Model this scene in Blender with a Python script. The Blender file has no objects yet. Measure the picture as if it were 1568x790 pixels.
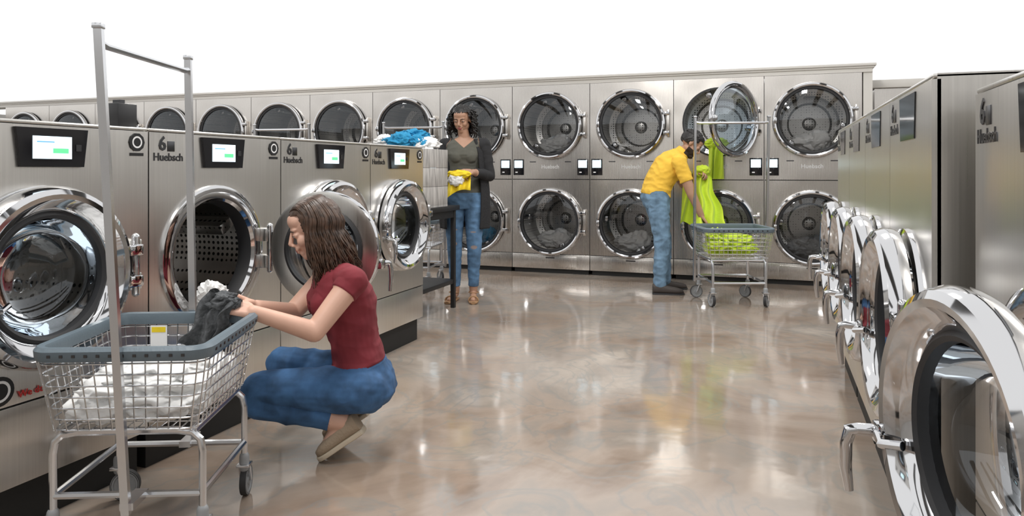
import bpy, bmesh, math, random
import numpy as np
from mathutils import Vector, Matrix, noise
random.seed(3)
YAW = math.radians(19.6)
V = Vector
scene = bpy.context.scene
col = scene.collection

# ------------------------------------------------------------------ materials
MATS = {}
def new_mat(name):
    m = bpy.data.materials.new(name); m.use_nodes = True
    nt = m.node_tree
    b = nt.nodes.get('Principled BSDF')
    MATS[name] = m
    return m, nt, b
def simple(name, c, rough=.5, metal=0., spec=.5, emit=None, es=1., coat=0., sheen=0., noisy=None, bump=None, bscale=40., stretch=None):
    m, nt, b = new_mat(name)
    b.inputs['Base Color'].default_value = (*c, 1)
    b.inputs['Roughness'].default_value = rough
    b.inputs['Metallic'].default_value = metal
    b.inputs['Specular IOR Level'].default_value = spec
    b.inputs['Coat Weight'].default_value = coat
    b.inputs['Sheen Weight'].default_value = sheen
    if emit:
        b.inputs['Emission Color'].default_value = (*emit, 1)
        b.inputs['Emission Strength'].default_value = es
    tc = nt.nodes.new('ShaderNodeTexCoord'); vec = tc.outputs['Object']
    if stretch:
        mp = nt.nodes.new('ShaderNodeMapping'); mp.inputs['Scale'].default_value = stretch
        nt.links.new(vec, mp.inputs['Vector']); vec = mp.outputs['Vector']
    if noisy:
        n = nt.nodes.new('ShaderNodeTexNoise'); n.inputs['Scale'].default_value = noisy[0]; n.inputs['Detail'].default_value = 5
        nt.links.new(vec, n.inputs['Vector'])
        r = nt.nodes.new('ShaderNodeValToRGB')
        r.color_ramp.elements[0].position = .35; r.color_ramp.elements[1].position = .65
        k = noisy[1]
        r.color_ramp.elements[0].color = (*[x*(1-k) for x in c], 1)
        r.color_ramp.elements[1].color = (*[min(1, x*(1+k)) for x in c], 1)
        nt.links.new(n.outputs['Fac'], r.inputs['Fac']); nt.links.new(r.outputs['Color'], b.inputs['Base Color'])
    if bump:
        n = nt.nodes.new('ShaderNodeTexNoise'); n.inputs['Scale'].default_value = bscale; n.inputs['Detail'].default_value = 4
        nt.links.new(vec, n.inputs['Vector'])
        bp = nt.nodes.new('ShaderNodeBump'); bp.inputs['Strength'].default_value = bump; bp.inputs['Distance'].default_value = .01
        nt.links.new(n.outputs['Fac'], bp.inputs['Height']); nt.links.new(bp.outputs['Normal'], b.inputs['Normal'])
    return m

def steel(name, c, r0, r1, wav=.12):
    m, nt, b = new_mat(name)
    b.inputs['Metallic'].default_value = 1
    tc = nt.nodes.new('ShaderNodeTexCoord')
    mp = nt.nodes.new('ShaderNodeMapping'); mp.inputs['Scale'].default_value = (200, 200, 2.0)
    nt.links.new(tc.outputs['Object'], mp.inputs['Vector'])
    n = nt.nodes.new('ShaderNodeTexNoise'); n.inputs['Scale'].default_value = 1; n.inputs['Detail'].default_value = 3
    nt.links.new(mp.outputs['Vector'], n.inputs['Vector'])
    mr = nt.nodes.new('ShaderNodeMapRange'); mr.inputs['To Min'].default_value = r0; mr.inputs['To Max'].default_value = r1
    nt.links.new(n.outputs['Fac'], mr.inputs['Value']); nt.links.new(mr.outputs['Result'], b.inputs['Roughness'])
    rp = nt.nodes.new('ShaderNodeValToRGB')
    rp.color_ramp.elements[0].position = .3; rp.color_ramp.elements[1].position = .7
    rp.color_ramp.elements[0].color = (*[x*.96 for x in c], 1); rp.color_ramp.elements[1].color = (*[min(1, x*1.04) for x in c], 1)
    nt.links.new(n.outputs['Fac'], rp.inputs['Fac']); nt.links.new(rp.outputs['Color'], b.inputs['Base Color'])
    n2 = nt.nodes.new('ShaderNodeTexNoise'); n2.inputs['Scale'].default_value = 2.2; n2.inputs['Detail'].default_value = 1
    nt.links.new(tc.outputs['Object'], n2.inputs['Vector'])
    bp = nt.nodes.new('ShaderNodeBump'); bp.inputs['Strength'].default_value = wav; bp.inputs['Distance'].default_value = .05
    nt.links.new(n2.outputs['Fac'], bp.inputs['Height'])
    nt.links.new(bp.outputs['Normal'], b.inputs['Normal'])
    return m
steel('steel', (.72, .70, .665), .25, .34, .18)
steel('dryer_steel', (.62, .59, .555), .22, .31, .2)
simple('chrome', (.60, .60, .61), .06, 1.)
simple('wire_chrome', (.68, .69, .71), .22, 1.)
simple('dark_metal', (.10, .10, .105), .3, 1.)
simple('black_plastic', (.012, .012, .013), .35)
simple('black_gloss', (.01, .01, .012), .08)
simple('gasket', (.02, .02, .022), .5)
simple('plinth_black', (.012, .012, .012), .6)
simple('seam', (.01, .01, .01), .8)
simple('screen', (.6, .8, .9), .3, emit=(.72, .9, 1), es=1.5)
simple('screen_green', (.1, .6, .25), .3, emit=(.15, .65, .3), es=.8)
simple('screen_blue', (.1, .3, .6), .3, emit=(.12, .4, .6), es=.8)
simple('red_print', (.5, .02, .02), .4)
simple('white_print', (.8, .8, .8), .4)
simple('label_grey', (.62, .62, .62), .4)
simple('rim_plastic', (.13, .17, .20), .45, bump=.1, bscale=90)
simple('caster_grey', (.30, .31, .32), .4)
simple('rubber', (.03, .03, .032), .6)
simple('white_cloth', (.82, .82, .81), .9, sheen=.2, bump=.4, bscale=35)
simple('grey_cloth', (.085, .09, .095), .9, noisy=(60, .35), bump=.6, bscale=70)
simple('lime_cloth', (.52, .68, .03), .8, sheen=.2, bump=.4, bscale=25)
simple('yellow_cloth', (.80, .60, .02), .8, bump=.4, bscale=25)
simple('blue_cloth', (.02, .26, .48), .8, bump=.4, bscale=25)
simple('table_black', (.015, .015, .016), .45)
simple('wall_paint', (.50, .485, .465), .7, noisy=(2, .06))
simple('reflection_bar_dark', (.10, .10, .10), .7)
simple('trim_paint', (.66, .64, .60), .5)
simple('crate_wood', (.38, .365, .35), .7, noisy=(10, .3), stretch=(6, 6, .6))
simple('hair_brown', (.062, .033, .020), .38, noisy=(45, .5))
simple('hair_black', (.012, .010, .009), .45, noisy=(60, .3))
simple('eye_white', (.65, .6, .57), .25)
simple('iris', (.04, .02, .012), .15)
simple('brow', (.03, .017, .012), .7)
simple('brow_black', (.01, .008, .007), .7)
simple('cardigan', (.018, .018, .02), .9, bump=.5, bscale=60)
simple('shoe_taupe', (.36, .28, .20), .8, bump=.3, bscale=120)
simple('shoe_dark', (.06, .05, .045), .7)
simple('sole', (.55, .47, .36), .6)
simple('sandal', (.35, .2, .1), .6)

def glassmat(name, tint, refl):
    m = bpy.data.materials.new(name); m.use_nodes = True; MATS[name] = m
    nt = m.node_tree; nt.nodes.clear()
    o = nt.nodes.new('ShaderNodeOutputMaterial'); mx = nt.nodes.new('ShaderNodeMixShader')
    t = nt.nodes.new('ShaderNodeBsdfTransparent'); t.inputs['Color'].default_value = (*tint, 1)
    g = nt.nodes.new('ShaderNodeBsdfGlossy'); g.inputs['Roughness'].default_value = .03; g.inputs['Color'].default_value = (.9, .95, 1, 1)
    lw = nt.nodes.new('ShaderNodeFresnel'); lw.inputs['IOR'].default_value = 1.5
    ad = nt.nodes.new('ShaderNodeMath'); ad.operation = 'ADD'; ad.inputs[1].default_value = refl; ad.use_clamp = True
    nt.links.new(lw.outputs[0], ad.inputs[0]); nt.links.new(ad.outputs[0], mx.inputs[0])
    nt.links.new(t.outputs[0], mx.inputs[1]); nt.links.new(g.outputs[0], mx.inputs[2]); nt.links.new(mx.outputs[0], o.inputs[0])
glassmat('glass', (.70, .70, .70), .02)
glassmat('glass_blue', (.55, .66, .75), .12)

def drum_mat():
    m, nt, b = new_mat('drum')
    b.inputs['Metallic'].default_value = 1; b.inputs['Roughness'].default_value = .3
    tc = nt.nodes.new('ShaderNodeTexCoord')
    v = nt.nodes.new('ShaderNodeTexVoronoi'); v.inputs['Scale'].default_value = 38; v.inputs['Randomness'].default_value = .1
    nt.links.new(tc.outputs['Object'], v.inputs['Vector'])
    r = nt.nodes.new('ShaderNodeValToRGB'); r.color_ramp.elements[0].position = .25; r.color_ramp.elements[1].position = .32
    r.color_ramp.elements[0].color = (.03, .03, .03, 1); r.color_ramp.elements[1].color = (.6, .59, .57, 1)
    nt.links.new(v.outputs['Distance'], r.inputs['Fac']); nt.links.new(r.outputs['Color'], b.inputs['Base Color'])
drum_mat()

def floor_mat():
    m, nt, b = new_mat('floor_epoxy')
    tc = nt.nodes.new('ShaderNodeTexCoord')
    n = nt.nodes.new('ShaderNodeTexNoise'); n.inputs['Scale'].default_value = .75; n.inputs['Detail'].default_value = 7
    n.inputs['Roughness'].default_value = .55; n.inputs['Distortion'].default_value = 1.6
    nt.links.new(tc.outputs['Object'], n.inputs['Vector'])
    r = nt.nodes.new('ShaderNodeValToRGB'); cr = r.color_ramp
    cr.elements[0].position = .28; cr.elements[0].color = (.19, .15, .12, 1)
    cr.elements[1].position = .72; cr.elements[1].color = (.46, .40, .34, 1)
    for p, c in ((.40, (.29, .22, .17)), (.50, (.36, .29, .235)), (.58, (.31, .265, .225))):
        e = cr.elements.new(p); e.color = (*c, 1)
    nt.links.new(n.outputs['Fac'], r.inputs['Fac'])
    n2 = nt.nodes.new('ShaderNodeTexNoise'); n2.inputs['Scale'].default_value = 1.7; n2.inputs['Detail'].default_value = 5; n2.inputs['Distortion'].default_value = 2.5
    nt.links.new(tc.outputs['Object'], n2.inputs['Vector'])
    r2 = nt.nodes.new('ShaderNodeValToRGB'); c2 = r2.color_ramp
    c2.elements[0].position = .46; c2.elements[0].color = (0, 0, 0, 1); c2.elements[1].position = .54; c2.elements[1].color = (0, 0, 0, 1)
    e = c2.elements.new(.5); e.color = (.45, .45, .45, 1)
    nt.links.new(n2.outputs['Fac'], r2.inputs['Fac'])
    mx = nt.nodes.new('ShaderNodeMixRGB'); mx.inputs[2].default_value = (.23, .235, .225, 1)
    nt.links.new(r2.outputs['Color'], mx.inputs[0]); nt.links.new(r.outputs['Color'], mx.inputs[1])
    nt.links.new(mx.outputs[0], b.inputs['Base Color'])
    b.inputs['Roughness'].default_value = .10
    b.inputs['Specular IOR Level'].default_value = .9
    n3 = nt.nodes.new('ShaderNodeTexNoise'); n3.inputs['Scale'].default_value = 7; n3.inputs['Detail'].default_value = 2
    nt.links.new(tc.outputs['Object'], n3.inputs['Vector'])
    bp = nt.nodes.new('ShaderNodeBump'); bp.inputs['Strength'].default_value = .05; bp.inputs['Distance'].default_value = .02
    nt.links.new(n3.outputs['Fac'], bp.inputs['Height']); nt.links.new(bp.outputs['Normal'], b.inputs['Normal'])
floor_mat()

def layered(name, skin, layers, freckle=.06):
    """skin plus clothing colours picked by smooth per-vertex attributes"""
    m, nt, b = new_mat(name)
    tc = nt.nodes.new('ShaderNodeTexCoord')
    n = nt.nodes.new('ShaderNodeTexNoise'); n.inputs['Scale'].default_value = 12; n.inputs['Detail'].default_value = 6
    nt.links.new(tc.outputs['Object'], n.inputs['Vector'])
    def ramp(c, k):
        r = nt.nodes.new('ShaderNodeValToRGB'); r.color_ramp.elements[0].position = .3; r.color_ramp.elements[1].position = .7
        r.color_ramp.elements[0].color = (*[x*(1-k) for x in c], 1); r.color_ramp.elements[1].color = (*[min(1, x*(1+k)) for x in c], 1)
        nt.links.new(n.outputs['Fac'], r.inputs['Fac']); return r.outputs['Color']
    cur = ramp(skin, freckle); rough = None
    msum = None
    for an, c, k in layers:
        a = nt.nodes.new('ShaderNodeAttribute'); a.attribute_name = an
        s = nt.nodes.new('ShaderNodeMath'); s.operation = 'GREATER_THAN'; s.inputs[1].default_value = 0
        nt.links.new(a.outputs['Fac'], s.inputs[0])
        mx = nt.nodes.new('ShaderNodeMixRGB'); nt.links.new(s.outputs[0], mx.inputs[0])
        nt.links.new(cur, mx.inputs[1]); nt.links.new(ramp(c, k), mx.inputs[2]); cur = mx.outputs[0]
        if msum is None: msum = s.outputs[0]
        else:
            q = nt.nodes.new('ShaderNodeMath'); q.operation = 'MAXIMUM'; nt.links.new(msum, q.inputs[0]); nt.links.new(s.outputs[0], q.inputs[1]); msum = q.outputs[0]
    nt.links.new(cur, b.inputs['Base Color'])
    mr = nt.nodes.new('ShaderNodeMapRange'); mr.inputs['To Min'].default_value = .5; mr.inputs['To Max'].default_value = .85
    nt.links.new(msum, mr.inputs['Value']); nt.links.new(mr.outputs['Result'], b.inputs['Roughness'])
    return m
layered('w1_body', (.66, .40, .30), [('shirt', (.20, .022, .032), .15), ('jeans', (.045, .12, .26), .45), ('lips', (.45, .16, .14), .05)])
layered('w2_body', (.42, .24, .16), [('shirt', (.095, .094, .077), .1), ('jeans', (.09, .18, .31), .4), ('cardi', (.018, .018, .02), .1), ('rip', (.26, .21, .20), .1), ('lips', (.33, .10, .09), .05)])
layered('m_body', (.42, .24, .16), [('shirt', (.85, .52, .06), .06), ('jeans', (.15, .25, .36), .4), ('beard', (.03, .018, .012), .2)])

# ------------------------------------------------------------------ mesh builder
AX = Matrix(((1, 0, 0, 0), (0, 0, -1, 0), (0, 1, 0, 0), (0, 0, 0, 1)))   # local z -> -y
class MB:
    def __init__(s): s.v = []; s.f = []; s.m = []; s.mn = []
    def mi(s, n):
        if n not in s.mn: s.mn.append(n)
        return s.mn.index(n)
    def add(s, vs, fs, mat, M=None):
        o = len(s.v)
        for p in vs:
            p = V(p)
            s.v.append(M @ p if M is not None else p)
        k = s.mi(mat)
        for f in fs: s.f.append([i+o for i in f]); s.m.append(k)
    def box(s, a, b, mat, M=None, bev=0.0):
        bm = bmesh.new(); bmesh.ops.create_cube(bm, size=1)
        for v in bm.verts:
            v.co = V([(a[i]+b[i])/2 + v.co[i]*(b[i]-a[i]) for i in range(3)])
        if bev > 0: bmesh.ops.bevel(bm, geom=list(bm.edges), offset=bev, segments=2, affect='EDGES', profile=.5)
        bm.verts.index_update()
        s.add([v.co.copy() for v in bm.verts], [[v.index for v in f.verts] for f in bm.faces], mat, M); bm.free()
    def lathe(s, prof, mat, M=None, n=48, sx=1., sy=1.):
        vs = []; rows = []
        for r, h in prof:
            if r < 1e-6: rows.append([len(vs)]); vs.append((0, 0, h))
            else:
                rows.append(list(range(len(vs), len(vs)+n)))
                for i in range(n):
                    a = 2*math.pi*i/n; vs.append((r*math.cos(a)*sx, r*math.sin(a)*sy, h))
        fs = []
        for A, B in zip(rows[:-1], rows[1:]):
            for i in range(n):
                j = (i+1) % n
                if len(A) == 1 and len(B) == 1: continue
                if len(A) == 1: fs.append([A[0], B[j], B[i]])
                elif len(B) == 1: fs.append([A[i], A[j], B[0]])
                else: fs.append([A[i], A[j], B[j], B[i]])
        s.add(vs, fs, mat, M)
    def tube(s, pts, r, mat, n=8, closed=False, M=None, rads=None):
        pts = [V(p) for p in pts]; N = len(pts); vs = []; fs = []
        ref = None
        for i, p in enumerate(pts):
            if closed: d = (pts[(i+1) % N]-pts[i-1])
            else: d = pts[min(i+1, N-1)]-pts[max(i-1, 0)]
            if d.length < 1e-9: d = V((0, 0, 1))
            d.normalize()
            if ref is None:
                ref = V((0, 0, 1)) if abs(d.z) < .9 else V((1, 0, 0))
            ref = (ref - d*ref.dot(d))
            if ref.length < 1e-5: ref = d.orthogonal()
            ref.normalize(); q = d.cross(ref)
            rr = rads[i] if rads else r
            for k in range(n):
                a = 2*math.pi*k/n; vs.append(p+ref*math.cos(a)*rr+q*math.sin(a)*rr)
        L = N if closed else N-1
        for i in range(L):
            j = (i+1) % N
            for k in range(n):
                l = (k+1) % n; fs.append([i*n+k, i*n+l, j*n+l, j*n+k])
        if not closed:
            fs.append(list(range(n))[::-1]); fs.append([(N-1)*n+k for k in range(n)])
        s.add(vs, fs, mat, M)
    def capsule(s, p0, r0, p1, r1, mat='x', n=16):
        p0 = V(p0); p1 = V(p1); d = p1-p0; L = max(d.length, 1e-5)
        q = V((0, 0, 1)).rotation_difference(d.normalized()).to_matrix().to_4x4()
        M = Matrix.Translation(p0) @ q
        prof = [(0, -r0)]+[(r0*math.cos(a), r0*math.sin(a)) for a in (-1.2, -.8, -.4, 0)]
        prof += [(r1*math.cos(a), L+r1*math.sin(a)) for a in (0, .4, .8, 1.2)]+[(0, L+r1)]
        s.lathe(prof, mat, M, n)
    def ell(s, c, r, mat='x', M=None, n=20):
        prof = [(math.cos(a), math.sin(a)) for a in np.linspace(-math.pi/2, math.pi/2, 13)]
        prof[0] = (0, -1); prof[-1] = (0, 1)
        T = Matrix.Translation(V(c)) @ Matrix.Diagonal((r[0], r[1], r[2], 1))
        s.lathe(prof, mat, (M @ T) if M is not None else T, n)
    def loft(s, rings, mat='x', n=28, p=2.3):
        vs = []; fs = []
        for c, a, b in rings:
            c = V(c); a = V(a); b = V(b)
            for i in range(n):
                t = 2*math.pi*i/n; ct, st = math.cos(t), math.sin(t)
                ct = math.copysign(abs(ct)**(2/p), ct); st = math.copysign(abs(st)**(2/p), st)
                vs.append(c+a*ct+b*st)
        R = len(rings)
        for i in range(R-1):
            for k in range(n):
                l = (k+1) % n; fs.append([i*n+k, i*n+l, (i+1)*n+l, (i+1)*n+k])
        fs.append(list(range(n))[::-1]); fs.append([(R-1)*n+k for k in range(n)])
        s.add(vs, fs, mat)
    def plate(s, x0, x1, z0, z1, cx, cz, r, y, mat, lip=.02, M=None):
        ang = [2*math.pi*i/64 for i in range(64)]+[math.atan2(zz-cz, xx-cx) % (2*math.pi) for xx in (x0, x1) for zz in (z0, z1)]
        ang = sorted(ang); N = len(ang); vs = []; fs = []
        for a in ang:
            c, q = math.cos(a), math.sin(a)
            t = min([(x1-cx)/c if c > 1e-9 else 9e9, (x0-cx)/c if c < -1e-9 else 9e9, (z1-cz)/q if q > 1e-9 else 9e9, (z0-cz)/q if q < -1e-9 else 9e9])
            vs += [(cx+r*c, y, cz+r*q), (cx+t*c, y, cz+t*q), (cx+r*c, y+lip, cz+r*q), (cx+t*c, y+lip, cz+t*q)]
        for i in range(N):
            j = (i+1) % N
            fs += [[4*i, 4*i+1, 4*j+1, 4*j], [4*i, 4*j, 4*j+2, 4*i+2], [4*i+1, 4*i+3, 4*j+3, 4*j+1]]
        s.add(vs, fs, mat, M)
    def mesh(s, name, angle=32):
        me = bpy.data.meshes.new(name); me.from_pydata([tuple(p) for p in s.v], [], s.f)
        for n in s.mn: me.materials.append(MATS[n] if n in MATS else None)
        me.polygons.foreach_set('material_index', s.m)
        bm = bmesh.new(); bm.from_mesh(me); bmesh.ops.recalc_face_normals(bm, faces=bm.faces); bm.to_mesh(me); bm.free()
        me.polygons.foreach_set('use_smooth', [True]*len(me.polygons))
        me.set_sharp_from_angle(angle=math.radians(angle)); me.update()
        return me
    def obj(s, name, loc=(0, 0, 0), rz=0., parent=None, angle=32):
        return place(name, s.mesh(name, angle), loc, rz, parent)
def place(name, me, loc=(0, 0, 0), rz=0., parent=None):
    o = bpy.data.objects.new(name, me); col.objects.link(o)
    o.location = loc; o.rotation_euler = (0, 0, rz)
    if parent: o.parent = parent
    return o
def empty(name, loc, rz):
    o = bpy.data.objects.new(name, None); col.objects.link(o); o.location = loc; o.rotation_euler = (0, 0, rz); o.empty_display_size = .1
    return o
_tc = {}
def text(mb, s, c, size, mat, M=None):
    """raised lettering in the local x-z plane, facing -y"""
    if s not in _tc:
        cu = bpy.data.curves.new('t', 'FONT'); cu.body = s; cu.align_x = 'CENTER'; cu.align_y = 'CENTER'; cu.extrude = .04; cu.offset = .02; cu.resolution_u = 2
        o = bpy.data.objects.new('t', cu); col.objects.link(o); dg = bpy.context.evaluated_depsgraph_get()
        me = bpy.data.meshes.new_from_object(o.evaluated_get(dg))
        _tc[s] = ([v.co.copy() for v in me.vertices], [list(p.vertices) for p in me.polygons])
        bpy.data.objects.remove(o); bpy.data.meshes.remove(me)
    vs, fs = _tc[s]
    T = Matrix.Translation(V(c)) @ AX @ Matrix.Diagonal((size, size, size*.6, 1))
    mb.add(vs, fs, mat, (M @ T) if M is not None else T)

# ------------------------------------------------------------------ machines
def washer(w, H, cz=.79, s=1., angle=0., steelm='steel', depth=.9, z0=.15, logo=True, dx=0., ds=None):
    mb = MB(); e = .003; hw = w/2
    mb.box((-hw+.02, .035, 0), (hw-.02, depth-.03, z0), 'plinth_black')
    x0, x1 = -hw+e, hw-e
    for a, b in (((x0, .012, z0), (x0+.01, depth, H)), ((x1-.01, .012, z0), (x1, depth, H)), ((x0+.01, depth-.01, z0), (x1-.01, depth, H-.01)), ((x0+.01, .012, z0), (x1-.01, depth, z0+.01))):
        mb.box(a, b, steelm)
    mb.box((x0, .002, H-.012), (x1, depth, H), steelm, bev=.004)
    zs = .40 if w > .7 else .36
    rh = .225*s
    mb.plate(x0, x1, zs+.003, H-.014, dx, cz, rh, 0, steelm, .02)
    mb.box((x0, 0, z0), (x1, .02, zs-.003), steelm, bev=.002)
    mb.box((x0+.004, .008, zs-.006), (x1-.004, .012, zs+.006), 'seam')
    Mc = Matrix.Translation((dx, 0, cz)) @ AX
    mb.lathe([(rh, 0), (rh-.01, -.03), (rh-.012, -.06)], 'gasket', Mc)
    mb.lathe([(rh-.012, -.06), (rh+.02, -.065), (rh+.035, -.08), (rh+.035, -.55), (rh-.02, -.58), (.04, -.56), (.03, -.54), (0, -.54)], 'drum', Mc)
    for k in range(3):
        a = k*2.094+.5
        Mr = Mc @ Matrix.Rotation(a, 4, 'Z')
        mb.box((rh-.05, -.025, -.52), (rh+.034, .025, -.1), 'drum', Mr, .008)
    mb.lathe([(.29*s, .0), (.288*s, .012), (.27*s, .016), (.235*s, .012), (rh, .0)], 'chrome', Mc)
    R = ds or s
    hx = .315*R
    hp = hx if not ds else .285
    Md = Matrix.Translation((dx+hp, -.035, cz)) @ Matrix.Rotation(angle, 4, 'Z') @ Matrix.Translation((-hx, 0, 0)) @ AX
    mb.lathe([(.283*R, -.012), (.288*R, .0), (.288*R, .02), (.278*R, .044), (.262*R, .053), (.247*R, .050), (.235*R, .038), (.222*R, .03), (.212*R, .022), (.203*R, .008)], 'chrome', Md, 64)
    mb.lathe([(.283*R, -.012), (.262*R, -.016), (.205*R, -.014)], 'steel', Md, 64)
    mb.lathe([(.205*R, .010), (.196*R, .016), (.186*R, .010), (.184*R, -.01), (.19*R, -.03), (.205*R, -.022), (.208*R, -.01)], 'gasket', Md, 64)
    bd = .55 if ds else 1.
    mb.lathe([(.187*R, .0), (.18*R, -.03), (.168*R, -.075*bd), (.145*R, -.105*bd), (.10*R, -.125*bd), (.05*R, -.132*bd), (0, -.134*bd)], 'glass', Md, 48)
    for dz in (-.055, .055):
        mb.box((.255*R, dz-.02, -.01), (hx+.015, dz+.02, .045), 'chrome', Md, .006)
    mb.capsule((dx+hp, -.055, cz-.10), .014, (dx+hp, -.055, cz+.10), .014, 'chrome')
    mb.box((dx+hp-.02, -.05, cz-.09), (dx+hp+.035, .0, cz-.03), 'steel', None, .005)
    mb.box((dx+hp-.02, -.05, cz+.03), (dx+hp+.035, .0, cz+.09), 'steel', None, .005)
    hz = -.07*R; hxx = -.262*R
    mb.box((hxx-.03, hz-.022, .01), (hxx+.022, hz+.022, .058), 'chrome', Md, .008)
    mb.tube([(hxx-.02, hz, .05), (hxx-.024, hz, .085), (hxx-.03, hz-.004, .098), (hxx-.034, hz-.03, .104), (hxx-.036, hz-.08, .104), (hxx-.034, hz-.13, .098)], .011, 'chrome', 12, M=Md, rads=[.013, .013, .014, .013, .012, .009])
    mb.tube([(hxx, hz, .055), (hxx+.06*R, hz-.0, .07), (hxx+.1*R, hz+.01, .045)], .009, 'chrome', 8, M=Md)
    pz = H-.085; a, b, h = .125, .11, .062
    tr = [(-a, -.012, pz+h), (a, -.012, pz+h), (b, -.012, pz-h), (-b, -.012, pz-h)]
    tb = [(x, .0, z) for x, y, z in tr]
    if not logo:
        tr = [(x, -.003, z) for x, y, z in tr]
    mb.add(tr+tb, [[0, 1, 2, 3], [0, 4, 5, 1], [1, 5, 6, 2], [2, 6, 7, 3], [3, 7, 4, 0]], 'black_gloss')
    if logo:
        mb.box((-.072, -.0145, pz-.036), (.062, -.011, pz+.036), 'screen')
        mb.box((-.005, -.0152, pz-.018), (.05, -.0143, pz-.002), 'screen_green')
        mb.box((-.06, -.0152, pz+.016), (.0, -.0143, pz+.020), 'screen_blue')
        mb.box((.078, -.0145, pz-.01), (.098, -.0115, pz+.012), 'dark_metal')
        Mb = Matrix.Translation((hw-.055, -.001, H-.055)) @ AX
        mb.lathe([(.034, .0), (.034, .003), (0, .003)], 'black_plastic', Mb, 10)
        mb.lathe([(.022, .0032), (.019, .0036), (.016, .0032)], 'white_print', Mb, 20)
        mb.box((hw-.085, -.002, H-.105), (hw-.025, .001, H-.094), 'black_plastic')
    text(mb, 'Huebsch', (-hw+.095, -.0008, H-.108), .042, 'dark_metal')
    text(mb, '6', (-hw+.065, -.0008, H-.058), .075, 'dark_metal')
    mb.box((-hw+.09, -.002, H-.085), (-hw+.125, .001, H-.045), 'dark_metal', None, .0008)
    return mb

LX = -2.19
edges = [.55, 1.33, 2.11, 2.888, 3.706, 4.385]
for i in range(5):
    w = edges[i+1]-edges[i]
    op = i == 2
    mb = washer(w, 1.28, .772 if op else .785, 1.0 if w > .7 else .98, math.radians(98) if op else 0, dx=(-.045 if op else -.035 if i < 3 else 0), ds=.90 if op else None)
    if i == 1:
        Mb = Matrix.Translation((-.17, -.002, .455)) @ AX
        mb.lathe([(.045, .0), (.045, .003), (0, .003)], 'black_plastic', Mb, 24)
        mb.lathe([(.033, .0035), (.029, .0045), (.025, .0035)], 'white_print', Mb, 24)
        text(mb, 'We do', (-.07, -.004, .43), .03, 'red_print')
    mb.obj('front_load_washer', (LX, (edges[i]+edges[i+1])/2, 0), math.pi/2)
RX = .36
for i in range(4):
    w = .66
    washer(w, 1.354, .69, .93, math.radians(1.5), logo=False, depth=.95).obj('front_load_washer', (RX, 1.98+w*(i+.5), 0), -math.pi/2)
washer(.86, 1.30, .655, .94, math.radians(14), logo=False, depth=.95).obj('front_load_washer', (.42, 1.42, 0), -math.pi/2)

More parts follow.
